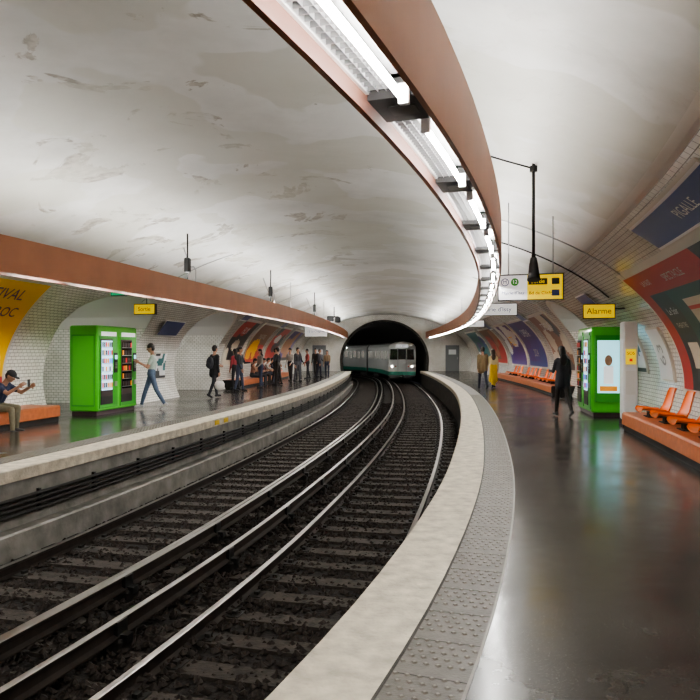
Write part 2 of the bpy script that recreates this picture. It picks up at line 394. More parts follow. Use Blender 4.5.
for u in (-2.60,-3.26):
    mb=MB(); rail(mb,u,-.86)
    for t in np.arange(T0,T1+30,2.5):
        mb.M=frameM(t+(1.2 if u<-3 else 0),u,0); mb.box((0,0,-1.1),(.20,.22,.16),'iron_dark',bev=.02); mb.box((0,0,-1.02),(.26,.10,.07),'black_plastic'); mb.box((0,0,-.94),(.10,.16,.14),'black_plastic'); mb.M=None
    mb.obj('third_rail')
# ------------------------------------------------------------------ light beams
def beam(side,hb,u0,u1,fh,t00):
    mb=MB(); q=lambda u:U(side,u); ts=rang(T0+.5,T1-.8,.5); w=.028
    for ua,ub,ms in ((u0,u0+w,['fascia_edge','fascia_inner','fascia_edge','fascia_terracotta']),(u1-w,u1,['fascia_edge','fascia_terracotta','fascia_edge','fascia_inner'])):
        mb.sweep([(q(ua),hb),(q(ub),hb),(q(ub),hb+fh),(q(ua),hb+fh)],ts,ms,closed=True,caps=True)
    mb.sweep([(q(u0+w),hb+.22),(q(u1-w),hb+.22)],ts,'dark_box')
    t=t00; L=1.26; pitch=1.62; W_=u1-u0-2*w
    a=u0+w;b=u1-w; z=hb+.03 if side>0 else hb+.07
    tz=hb+.026 if side>0 else hb+.055
    while t+L<T1-1:
        tt=rang(t,t+L,.42)
        mb.sweep([(q(a),z+.05),(q(a+.015),z+.05),(q(a+.03),z+.13),(q(b-.03),z+.13),(q(b-.015),z+.05),(q(b),z+.05)],tt,'pan_metal')
        tc=b-.075 if side>0 else a+.05
        mb.sweep([(q(tc+.017*math.cos(x)),tz+.017*math.sin(x)) for x in np.linspace(0,2*math.pi,7)[:-1]],[t+.04,t+L/2,t+L-.04],'tube_light',closed=True,caps=True)
        for g in (t+.03,t+L-.03):
            mb.M=frameM(g,q(tc),tz+.025); mb.box((0,0,0),(.045,.03,.09),'white_enamel'); mb.M=None
        if t<32 and side>0:
            for g in rang(t+.03,t+L-.03,.05 if t<14 else .15):
                mb.M=frameM(g,q((a+tc)/2-.02),z+.072); mb.box((0,0,0),(tc-a-.06,.005,.03),'grille_metal'); mb.M=None
            for k in range(4):
                uu=a+.02+(tc-a-.07)*k/3
                mb.sweep([(q(uu),z+.055),(q(uu),z+.09)],tt,'grille_metal')
        mb.sweep([(q(a),z+.03),(q(b),z+.03),(q(b),z+.12),(q(a),z+.12)],[t+L+.02,t+pitch-.02],'dark_box',closed=True,caps=True)
        mb.M=frameM(t+L+.18,q((a+b)/2),z+.026); mb.box((0,0,0),(W_*.5,.12,.006),'black_plastic'); mb.M=None
        um=(u0+u1)/2
        mb.sweep([(q(um-.05),hb+fh-.03),(q(um+.05),hb+fh-.03)],[t+.02,t+L-.02],'uplight_tube')
        mb.sweep([(q(um-.07),hb+fh-.045),(q(um+.07),hb+fh-.045),(q(um+.07),hb+.23),(q(um-.07),hb+.23)],[t,t+L],'white_enamel',closed=True,caps=True)
        t+=pitch
    for t in ((-9,-3,24,34,44,54) if side>0 else (-9,0,26,36,46,55)):
        uu=u1-.05; mb.tube([P(t,q(uu),hb+.18),P(t,q(uu),ceil_h(q(uu))+.01)],.010,'steel',6)
    return mb.obj('suspended_light_beam')
HBR,HBL=2.65,2.63
tb=3.62-1.26-.02
while tb>T0+2.5: tb-=1.62
beam(1,HBR,.38,.70,.5,tb); beam(-1,HBL,.25,.57,.5,tb+.4)
for sd,ops in ((-1,opL),(1,opR)):
    for a,b in ops:
        t=(a+b)/2; mb=MB(); mb.M=frameM(t,U(sd,5.4),2.95); mb.box((0,0,.04),(.2,1.5,.08),'white_enamel'); mb.box((0,0,-.01),(.12,1.4,.03),'passage_tube'); mb.M=None; mb.obj('passage_ceiling_lamp')
# ------------------------------------------------------------------ posters
def poster(side,Za,Zb,h0,h1,art,texts=(),frame='frame_cream',name='advertising_poster',grid=(28,28),fw=.09):
    ub=3.9 if side>0 else -9.5
    ta,tb=t_at(ub,Za),t_at(ub,Zb); mb=MB()
    def patch(t0,t1,H0,H1,off,fm,nx,ny):
        tt=[t0+(t1-t0)*i/nx for i in range(nx+1)]; hh=[H0+(H1-H0)*i/ny for i in range(ny+1)]
        ids=[[mb.vert(W(side,t,h,off)) for h in hh] for t in tt]
        for i in range(nx):
            for j in range(ny):
                a=(i+.5)/nx; a=a if side<0 else 1-a
                mb.face((ids[i][j],ids[i][j+1],ids[i+1][j+1],ids[i+1][j]),fm(a,(j+.5)/ny),None,True)
        for i in range(nx):
            for H in (H0,H1): mb.poly([W(side,tt[i],H,off),W(side,tt[i+1],H,off),W(side,tt[i+1],H,-.01),W(side,tt[i],H,-.01)],frame)
        for j in range(ny):
            for T in (t0,t1): mb.poly([W(side,T,hh[j],off),W(side,T,hh[j+1],off),W(side,T,hh[j+1],-.01),W(side,T,hh[j],-.01)],frame)
    patch(ta-fw,tb+fw,h0-fw,h1+fw,.045,lambda a,b:frame,10,12)
    patch(ta,tb,h0,h1,.055,art,*grid)
    for (fx,fh,txt,sz,m,rot) in texts:
        fx=fx if side<0 else 1-fx
        text_wall(mb,side,ta+(tb-ta)*fx,h0+(h1-h0)*fh,txt,sz,m,.062,rot)
    return mb.obj(name)
def art_yellow(a,b):
    if b<.08: return 'poster_red'
    if (a-.66)**2/.028+(b-.42)**2/.05<1: return 'poster_skin' if (a-.64)**2/.010+(b-.44)**2/.02<1 else 'poster_black'
    if .82<a<.95 and .12<b<.34: return 'poster_white'
    if a<.62 and b<.3: return 'poster_purple'
    return 'poster_yellow'
poster(-1,9.6,15.0,.85,2.95,art_yellow,[(.80,.88,'ESTIVAL',.40,'poster_purple',0),(.84,.72,'AU ROC',.34,'poster_purple',0),(.885,.24,'ROC',.12,'poster_red',0),(.8,.04,'27 28 29',.12,'poster_white',0)],grid=(40,36))
def art_green(a,b):
    if b>.84: return 'poster_red' if a<.7 else 'poster_black'
    if a<.10: return 'poster_red'
    if a<.26: return 'poster_cream' if (.2<b<.42 and .13<a<.23) else 'poster_black'
    if .34<a<.50 and .50<b<.74: return 'poster_cream' if (int(b*40)%3) else 'poster_red'
    if .34<a<.62 and .12<b<.40: return 'poster_teal' if (int(a*36)%4) else 'poster_cream'
    if .56<a<.80 and .5<b<.74: return 'poster_red' if (int(b*40)%4) else 'poster_white'
    return 'poster_green'
poster(1,7.0,12.9,.88,2.88,art_green,[(.18,.68,'Le Soir',.20,'poster_white',0),(.18,.56,'THEATRE',.14,'poster_cream',0),(.18,.92,'LA NUIT',.16,'poster_white',0),(.45,.91,'SPECTACLE',.2,'poster_cream',0),(.42,.45,'MUSIQUE',.14,'poster_white',0),(.68,.44,'CABARET',.14,'poster_white',0)],grid=(44,36))
def art_blue(a,b): return 'blue_poster' if .06<b<.94 else 'poster_white'
poster(1,6.0,9.6,2.98,3.28,art_blue,[(.6,.5,'PIGALLE',.22,'poster_white',0)],name='station_name_panel',grid=(12,14),fw=.03)
poster(1,13.6,14.5,1.0,2.0,lambda a,b:'poster_white',[(.5,.5,'63',.5,'poster_grey',math.pi/2)],grid=(6,6),fw=.04,name='notice_board')
def art_rand(c1,c2,c3,seed):
    r=random.Random(seed); bl=[(r.random(),r.random(),.1+.2*r.random(),.1+.2*r.random(),r.choice([c2,c3])) for _ in range(6)]
    def f(a,b):
        if b<.12: return c3
        for x,y,w,h,c in bl:
            if ((a-x)/w)**2+((b-y)/h)**2<1: return c
        return c1
    return f
poster(1,24.6,28.4,.9,2.9,art_rand('poster_brown','poster_cream','poster_black',3),[(.5,.8,'CIRQUE',.5,'poster_white',0)])
poster(1,30.0,34.2,.9,2.9,art_rand('poster_violet','poster_purple','blue_poster',4),[(.5,.75,'OPERA',.6,'poster_white',0),(.5,.3,'2024',.5,'poster_cream',0)])
poster(1,35.0,39.5,.9,2.9,art_rand('poster_purple','poster_white','poster_violet',5),[(.5,.6,'JAZZ',.8,'poster_yellow',0)])
poster(1,41.0,45.5,.9,2.9,art_rand('poster_brown','poster_skin','poster_red',6))
poster(1,47.0,52.0,.9,2.9,art_rand('poster_teal','poster_white','blue_poster',16))
poster(-1,29.6,32.4,1.0,2.85,art_rand('poster_black','poster_red','poster_cream',8),[(.5,.8,'FILM',.5,'poster_white',0)])
poster(-1,33.4,37.2,1.0,2.85,art_rand('poster_brown','poster_yellow','poster_red',9),[(.5,.7,'THEATRE',.4,'poster_cream',0)])
poster(-1,38.4,42.0,1.0,2.85,art_rand('poster_red','poster_white','poster_black',10))
poster(-1,43.5,48.5,1.0,2.85,art_rand('poster_violet','poster_skin','poster_black',11))
poster(-1,22.4,23.3,.7,1.5,art_rand('poster_white','poster_teal','poster_black',12),grid=(10,10),fw=.03,name='notice_board')
poster(1,15.6,16.6,1.1,2.0,art_rand('poster_white','poster_teal','poster_black',13),grid=(10,10),fw=.03,name='notice_board')
def nameplate(side,Z,h,w=1.25,hh=.36,txt='Pigalle'):
    ub=3.9 if side>0 else -9.5; t=t_at(ub,Z); mb=MB()
    for off,ex,m in ((.08,.03,'white_enamel'),(.09,0,'blue_enamel')):
        tt=rang(t-w/2-ex,t+w/2+ex,.3); hs=[h-hh/2-ex,h+hh/2+ex]
        for a,b in zip(tt[:-1],tt[1:]):
            mb.poly([W(side,a,hs[0],off),W(side,a,hs[1],off),W(side,b,hs[1],off),W(side,b,hs[0],off)],m)
            for H in hs: mb.poly([W(side,a,H,off),W(side,b,H,off),W(side,b,H,0),W(side,a,H,0)],'white_enamel')
    text_wall(mb,side,t,h,txt,.27,'poster_white',.095)
    mb.obj('station_name_sign')
nameplate(-1,22.5,2.3,1.6,.42); nameplate(-1,29.0,3.05,1.1); nameplate(-1,37.8,3.05,1.1); nameplate(1,29.2,3.05,1.1); nameplate(1,40.2,3.05,1.1); nameplate(1,17.2,2.75,1.3)
# ------------------------------------------------------------------ benches and seats
def ledge2(side,Za,Zb,f=3.25):
    ub=f if side>0 else -5.6-f
    ta,tb=t_at(ub,Za),t_at(ub,Zb); mb=MB(); q=lambda u:U(side,u); ts=rang(ta,tb,.6)
    mb.sweep([(q(f+.04),0),(q(f+.04),.10),(q(f),.12),(q(f),.33),(q(f+.03),.36),(q(4.11),.36),(q(3.94),0)],ts,['iron_dark','terracotta_tile','terracotta_tile','terracotta_tile','terracotta_tile','off_white','off_white'],closed=True,caps=True)
    return mb.obj('tiled_bench_ledge')
ledge2(1,3,13.9,3.18); ledge2(1,24.5,40); ledge2(-1,9,15.7); ledge2(-1,29.5,42)
def seat(side,Z,ur=3.62,k=1.0):
    ub=ur if side>0 else -5.6-ur
    t=t_at(ub,Z); mb=MB(); mb.M=frameM(t,ub,.36,math.pi/2 if side>0 else -math.pi/2)@Matrix.Scale(k,4)
    prof=[(.23,.085),(.21,.115),(.10,.105),(0,.09),(-.10,.085),(-.16,.10),(-.20,.17),(-.23,.28),(-.26,.38),(-.28,.43)]
    nx=8; fr_=[];bk=[]
    for kk,(y,z) in enumerate(prof):
        wid=.225 if kk<6 else .225-.02*(kk-5)
        rowf=[];rowb=[]
        for i in range(nx+1):
            s=-1+2*i/nx; lift=.035*abs(s)**3
            if kk<5: p=Vector((wid*s,y,z+lift))
            else: p=Vector((wid*s,y+lift*1.2,z))
            rowf.append(mb.vert(p)); rowb.append(mb.vert(p+Vector((0,-.014 if kk>=5 else 0,-.016 if kk<6 else 0))))
        fr_.append(rowf);bk.append(rowb)
    for G in (fr_,bk):
        for kk in range(len(prof)-1):
            for i in range(nx): mb.face((G[kk][i],G[kk][i+1],G[kk+1][i+1],G[kk+1][i]),'seat_orange',None,True)
    for kk in range(len(prof)-1):
        for i in (0,nx): mb.face((fr_[kk][i],fr_[kk+1][i],bk[kk+1][i],bk[kk][i]),'seat_orange')
    for kk in (0,len(prof)-1):
        for i in range(nx): mb.face((fr_[kk][i],fr_[kk][i+1],bk[kk][i+1],bk[kk][i]),'seat_orange')
    mb.box((0,.0,.04),(.14,.2,.08),'iron_dark'); mb.box((0,0,.006),(.3,.26,.012),'iron_dark')
    mb.M=None; return mb.obj('orange_shell_seat')
for Z in (12.85,11.75,10.65,9.55,8.45,7.35): seat(1,Z,3.56,1.25)
for Z in (26,26.9,27.8,28.7,30.5,31.4,32.3,33.2,35,35.9,36.8): seat(1,Z,3.6,1.12)
for Z in (38.6,39.5,40.4): seat(-1,Z)
# ------------------------------------------------------------------ vending machines
def vending(side,Za,uf,units=2,H=2.12,uw=.98,D=.75,side_screen=False):
    t=t_at(U(side,uf),Za); mb=MB(); 
    L=uw*units
    base=frameM(t,U(side,uf),0)
    sg=1 if side<0 else -1
    mb.M=base
    mb.box((-sg*D/2,L/2,.06),(D-.1,L-.08,.12),'p_dark')
    mb.box((-sg*D/2,L/2,.1+(H-.1)/2),(D,L,H-.1),'vend_green',bev=.03)
    for k in range(units):
        yc=uw*(k+.5)
        mb.box((sg*.004,yc,1.06),(.03,uw-.14,1.78),'vend_green_dark',bev=.01)
        gw=uw*.56; gy=yc+(-.12 if side<0 else .12)
        mb.box((sg*.02,gy,1.16),(.025,gw,1.42),'p_dark')
        mb.box((sg*.028,gy,1.22),(.02,gw-.06,1.22),'vend_lit' if k==0 else 'vend_glass')
        cols=['p_red','p_blue','p_orange','p_white','p_blue','p_dark','p_dark']
        for r in range(6):
            z=.68+r*.20
            mb.box((sg*.042,gy,z-.02),(.012,gw-.07,.015),'steel')
            for c in range(6):
                cy=gy-(gw-.14)/2+(gw-.14)*c/5
                mb.box((sg*.042,cy,z+.055),(.02,.045,.12),random.choice(cols) if k==0 else random.choice(['p_dark','p_red','p_dark','p_dark','p_orange','p_dark']))
        ky=yc+(.33 if side<0 else -.33)
        mb.box((sg*.025,ky,1.28),(.02,.16,.5),'black_plastic'); mb.box((sg*.037,ky,1.42),(.006,.12,.10),'screen_cyan')
        for r in range(4):
            for c in range(3): mb.box((sg*.038,ky-.035+.035*c,1.15+.04*r),(.008,.022,.025),'steel')
        mb.box((sg*.02,gy,.36),(.03,gw,.2),'black_plastic'); mb.box((sg*.03,ky,.75),(.02,.12,.12),'steel')
        mb.box((sg*.02,yc,2.0),(.02,uw*.7,.1),'p_white' if side<0 else 'vend_green_dark')
    if side_screen:
        mb.box((-sg*D/2,-.008,1.15),(D-.16,.03,1.6),'vend_green_dark'); mb.box((-sg*D/2,-.022,1.2),(D-.26,.02,1.25),'screen_cyan')
        mb.ellipsoid((-sg*D/2,-.034,1.35),(.09,.006,.13),'poster_skin'); mb.box((-sg*D/2,-.034,1.0),(.22,.006,.42),'p_white',bev=.002); mb.box((-sg*D/2,-.034,.68),(.4,.006,.12),'p_orange')
    else:
        mb.box((-sg*D/2,-.006,1.1),(D-.14,.015,1.75),'vend_green_dark'); mb.box((-sg*D/2,-.016,1.1),(D-.2,.012,1.68),'vend_green')
    mb.M=None; return mb.obj('vending_machine')
vending(-1,16.95,3.08,H=2.2,uw=1.02); vending(1,16.7,3.08,side_screen=True,D=.76,H=2.15)
mb=MB(); t=t_at(3.5,15.0); mb.M=frameM(t,3.56,0)
mb.box((0,0,.05),(.32,.40,.1),'iron_dark'); mb.box((0,0,1.15),(.30,.36,2.1),'white_enamel',bev=.03); mb.box((0,-.185,1.45),(.2,.02,.32),'sign_yellow'); mb.box((0,-.2,1.38),(.06,.02,.06),'p_red')
text_flat(mb,'SOS',.09,(0,-.197,1.52),'sign_black'); mb.box((0,-.185,.9),(.2,.012,.5),'off_white'); mb.M=None; mb.obj('emergency_help_point')
# ------------------------------------------------------------------ signs
def hang(mb,xs,M,zt):
    for x in xs:
        p=M@Vector((x,0,zt)); 
        mb.M=None; u=hang.u+x; mb.tube([p,Vector((p.x,p.y,ceil_h(u)+.01))],.009,'steel',6); mb.M=M
def sign(Z,u,hc,parts,h=.40,name='direction_sign',rods=True,d=.10,extra=None):
    t=t_at(u,Z); M=frameM(t,u,hc,-.12); mb=MB(); mb.M=M; tot=sum(p[0] for p in parts); x=-tot/2
    mb.box((0,0,0),(tot+.04,d,h+.04),'sign_black')
    for w,m,tx in parts:
        mb.box((x+w/2,-d/2,0),(w,.02,h),m)
        for (dx,dz,s,sz,mm) in tx: text_flat(mb,s,sz,(x+w/2+dx,-d/2-.01,dz),mm)
        x+=w
    if extra: extra(mb,-d/2-.012)
    if rods:
        hang.u=u; hang(mb,(-tot*.35,tot*.35),M,h/2)
    mb.M=None; return mb.obj(name)
def ex(mb,y):
    def disc(cx,cz,r,m,yy): mb.poly([(cx+r*math.cos(a),yy,cz+r*math.sin(a)) for a in np.linspace(0,2*math.pi,21)[:-1]],m)
    disc(-.41,.09,.065,'sign_text_blue',y); disc(-.41,.09,.052,'sign_white',y-.002); disc(-.25,.09,.065,'vend_green_dark',y)
    text_flat(mb,'M',.085,(-.41,y-.004,.09),'sign_text_blue'); text_flat(mb,'12',.085,(-.25,y-.004,.09),'sign_white')
    mb.box((.12,y,.09),(.30,.006,.10),'sign_black'); text_flat(mb,'Sortie',.09,(.12,y-.006,.09),'sign_yellow')
    mb.box((.40,y,.09),(.12,.006,.10),'sign_black'); mb.box((.40,y,-.10),(.12,.006,.10),'blue_enamel')
sign(11.6,1.22,2.62,[(.46,'sign_white',[(0,-.09,"Mairie d'Issy",.075,'sign_text_blue')]),(.56,'sign_yellow',[(-.06,-.10,'Bd de Clichy',.075,'sign_black')])],h=.40,extra=ex)
sign(21.5,1.1,2.85,[(1.25,'sign_white',[(0,0,"Mairie d'Issy",.19,'sign_text_blue')])],h=.34)
sign(15.0,2.93,2.42,[(.62,'sign_yellow',[(0,0,'Alarme',.17,'sign_black')])],h=.28,name='alarm_sign',rods=False)
sign(42,-GAP-1.6,2.78,[(1.35,'sign_white',[(0,0,'12 La Chapelle',.18,'sign_text_blue')])],h=.6)
sign(36,1.4,3.0,[(1.3,'sign_white',[(0,0,'Sortie',.2,'sign_text_blue')])],h=.3)
sign(18.2,-GAP-2.5,2.66,[(.58,'sign_yellow',[(0,0,'Sortie',.15,'sign_black')])],h=.24,name='exit_sign',rods=False)
sign(16.4,-GAP-2.3,2.95,[(.34,'sign_green',[(0,0,'>>',.12,'poster_white')])],h=.14,name='emergency_exit_sign')
mb=MB(); t=t_at(2.93,15.0)+.08; mb.tube([P(t,2.93,2.45),P(t,3.6,2.5),P(t,uc(2.55)-HC+.02,2.55)],.018,'iron_dark',6); tl=t_at(-GAP-2.5,18.2)+.08; mb.tube([P(tl,-GAP-2.5,2.72),P(tl,-GAP-2.5,ceil_h(-GAP-2.5))],.012,'iron_dark',6); mb.obj('sign_bracket')
mb=MB(); t=t_at(1.0,9.0); u=1.1; c=ceil_h(u)
mb.tube([P(t,u,c+.01),P(t,u,2.78)],.020,'iron_dark',10); mb.tube([P(t,u,c-.03),P(t,u,c-.10)],.05,'iron_dark',12)
mb.M=frameM(t,u,2.62); mb.box((0,0,.15),(.05,.05,.06),'iron_dark'); mb.tube([(0,0,.14),(0,0,.06),(0,-.02,-.06),(0,-.05,-.15)],[.04,.055,.07,.085],'black_plastic',14); mb.M=None
mb.tube([P(t,u,c-.06),P(t,u-.35,ceil_h(u-.35)-.06),P(t,u-.76,ceil_h(u-.76)-.03)],.012,'iron_dark',6)
mb.obj('hanging_loudspeaker')
def conduit(t,ua,ub,off=.03,r=.012,n=14,m='steel',name='ceiling_conduit'):
    mb=MB(); pts=[]
    for i in range(n+1):
        u=ua+(ub-ua)*i/n; pts.append(P(t,u,ceil_h(u)-off))
    mb.tube(pts,r,m,6); mb.obj(name)
conduit(t_at(2,13.0),.5,3.3); conduit(t_at(2,15.5),.5,3.2,r=.015,m='iron_dark'); conduit(t_at(2,24),.5,3.2)
conduit(t_at(-8,19),-8.6,-6.0); conduit(t_at(-8,30),-8.6,-6.0)
for Z,u in ((15.6,-6.0),(22.5,-6.0),(31,-6.0)):
    t=t_at(u,Z); mb=MB(); mb.tube([P(t,u,HBL+.3),P(t,u,ceil_h(u)+.01)],.018,'iron_dark',8)
    mb.M=frameM(t,u,HBL+.85); mb.box((.0,0,0),(.12,.14,.34),'black_plastic',bev=.02); mb.M=None
    mb.tube([P(t+.5,u,HBL+.45),P(t+.5,u,HBL+.8),P(t+.62,u-.1,HBL+.9),P(t+.9,u-.3,HBL+.92),P(t+1.0,u-.5,ceil_h(u-.5))],.014,'steel',6)
    mb.obj('loudspeaker_bracket')
mb=MB(); t=t_at(-6.0,38); mb.M=frameM(t,-6.0,3.35); mb.box((0,0,0),(.35,.3,.3),'black_plastic',bev=.03); mb.box((.4,0,-.05),(.3,.3,.3),'black_plastic',bev=.03); mb.box((.2,0,.35),(.05,.05,.6),'iron_dark'); mb.box((.2,0,.12),(.5,.05,.05),'iron_dark'); mb.M=None; mb.obj('platform_monitor')
for i,(t,u) in enumerate((((opL[1][0]+opL[1][1])/2-.7,-GAP-7.75),((opL[1][0]+opL[1][1])/2+.7,-GAP-7.75))):
    mb=MB(); mb.M=frameM(t,u,1.05); mb.box((.0,0,0),(.06,1.1,2.1),'door_grey'); mb.box((.04,0,.25),(.03,.8,1.0),'train_glass'); mb.box((.06,.42,0),(.04,.03,.3),'steel'); mb.M=None; mb.obj('door_%d'%(i+1))
for i,u in enumerate((2.6,-GAP-2.6)):
    mb=MB(); mb.M=frameM(T1-.06,u,1.05); mb.box((0,0,0),(1.1,.06,2.1),'door_grey'); mb.box((.4,-.05,0),(.04,.04,.2),'steel'); mb.box((0,-.035,.5),(.6,.02,.4),'poster_white'); mb.M=None; mb.obj('door_%d'%(i+3))
# ------------------------------------------------------------------ train
def train(t0,c):
    mb=MB(); hw=1.2
    pr=[(-1.02,-.62),(-1.18,-.45),(-1.2,-.1),(-1.2,.35),(-1.2,.85),(-1.2,1.75),(-1.17,2.0),(-1.0,2.25),(-.6,2.42),(0,2.47)]
    ms=['train_grey','train_green','train_white','train_white','train_white','train_white','train_white','train_grey','train_grey']
    full=pr+[(-a,b) for a,b in pr[-2::-1]]; fm=ms+ms[::-1]+['train_grey']
    t=t0
    for car in range(4):
        ts=rang(t,t+14.4,.9); mb.sweep([(c+a,b) for a,b in full],ts,fm,closed=True,caps=True)
        x=t+.9
        k=0
        while x<t+13.4:
            w=1.25 if k%2==0 else 1.15
            for s in (-1,1):
                u=c+s*1.212
                if k%2==0: mb.sweep([(u,.95),(u,1.65)],[x+.1,x+w-.1],'train_window')
                else:
                    mb.sweep([(u,-.3),(u,1.85)],[x,x+w],'train_white'); mb.sweep([(u+s*.006,.85),(u+s*.006,1.6)],[x+.15,x+w/2-.08],'train_window'); mb.sweep([(u+s*.006,.85),(u+s*.006,1.6)],[x+w/2+.08,x+w-.15],'train_window')
                    mb.sweep([(u+s*.006,-.3),(u+s*.006,-.1)],[x,x+w],'train_green')
            x+=w+.32; k+=1
        for b in (2.2,11.8):
            mb.M=frameM(t+b,c,0); mb.box((0,0,-.72),(1.9,2.2,.3),'train_grey')
            for yy in (-.7,.7):
                for s in (-.75,.75): mb.tube([(s-.06,yy,-.62),(s+.06,yy,-.62)],.36,'iron_dark',14)
            mb.M=None
        mb.sweep([(c+a*.8,b*.9) for a,b in full],[t+14.4,t+15],'train_grey',closed=True)
        t+=15
    M=frameM(t0,c,0); mb.M=M
    f=lambda pts,y,m: mb.poly([(a,y,b) for a,b in pts],m)
    nose=[(a*.97,b*.985 if b>0 else b) for a,b in full]
    i0=[mb.vert((a,0,b)) for a,b in full]; i1=[mb.vert((a,-.16,b)) for a,b in nose]
    for k in range(len(full)): 
        j=(k+1)%len(full); mb.face((i0[k],i0[j],i1[j],i1[k]),fm[k])
    mb.face(i1,'train_white')
    f([(-1.04,.90),(-.40,.90),(-.40,1.80),(-.98,1.80)],-.17,'train_glass'); f([(1.04,.90),(.40,.90),(.40,1.80),(.98,1.80)],-.17,'train_glass')
    f([(-.33,.92),(.33,.92),(.33,1.80),(-.33,1.80)],-.17,'train_glass')
    f([(-.55,1.92),(.55,1.92),(.5,2.18),(-.5,2.18)],-.17,'sign_white'); text_flat(mb,"12 ISSY",.2,(0,-.175,2.05),'sign_text_blue')
    f([(-1.16,-.42),(1.16,-.42),(1.16,-.12),(-1.16,-.12)],-.17,'train_green'); f([(-1.0,-.62),(1.0,-.62),(1.12,-.42),(-1.12,-.42)],-.17,'train_grey')
    f([(-.36,-.3),(-.34,-.3),(-.34,1.9),(-.36,1.9)],-.176,'train_grey'); f([(.36,-.3),(.34,-.3),(.34,1.9),(.36,1.9)],-.176,'train_grey')
    for s in (-1,1):
        mb.tube([(s*.85,-.15,.32),(s*.85,-.2,.32)],.12,'steel',14); mb.tube([(s*.85,-.18,.32),(s*.85,-.21,.32)],.085,'headlamp',14)
        mb.tube([(s*.55,-.15,.32),(s*.55,-.2,.32)],.06,'taillamp',12)
        mb.tube([(s*.7,-.19,.85),(s*.6,-.19,1.4)],.012,'black_plastic',6)
    mb.box((0,-.3,-.5),(.3,.35,.2),'iron_dark',bev=.03)
    mb.M=None; return mb.obj('metro_train')
train(60.5,-1.3)
for t in (62,66,70,75,82,90,98):  # invented fill lamps, added to brighten the tunnel and train side
    mb=MB(); mb.M=frameM(t,TU_C-TU_A+.25,1.9); mb.box((0,0,0),(.1,.9,.14),'iron_dark'); mb.box((.06,0,0),(.03,.8,.09),'passage_tube'); mb.M=None; mb.obj('tunnel_fill_lamp')
# ------------------------------------------------------------------ people
def V(*a): return Vector(a)
def capsule(mb,p0,p1,r0,r1,seg=10):
    d=(p1-p0); L=d.length; d=d.normalized() if L>1e-6 else V(0,0,1)
    pts=[];rs=[]
    for a in (-80,-55,-28): pts.append(p0+d*r0*math.sin(math.radians(a))); rs.append(r0*math.cos(math.radians(a)))
    pts.append(p0); rs.append(r0); pts.append(p1); rs.append(r1)
    for a in (28,55,80): pts.append(p1+d*r1*math.sin(math.radians(a))); rs.append(r1*math.cos(math.radians(a)))
    a=d.cross(V(0,0,1) if abs(d.z)<.9 else V(1,0,0)).normalized(); b=d.cross(a); rings=[]
    for p,r in zip(pts,rs): rings.append([mb.vert(p+(a*math.cos(2*math.pi*k/seg)+b*math.sin(2*math.pi*k/seg))*r) for k in range(seg)])
    for A,B in zip(rings[:-1],rings[1:]):
        for k in range(seg): mb.face((A[k],A[(k+1)%seg],B[(k+1)%seg],B[k]),'steel')
    mb.face(rings[0][::-1],'steel'); mb.face(rings[-1],'steel')
def cmat(col,rough=.8):
    n='cloth_%02d_%02d_%02d'%tuple(int(c*99) for c in col); return mat(n,col,rough,var=.15,vscale=30) and n
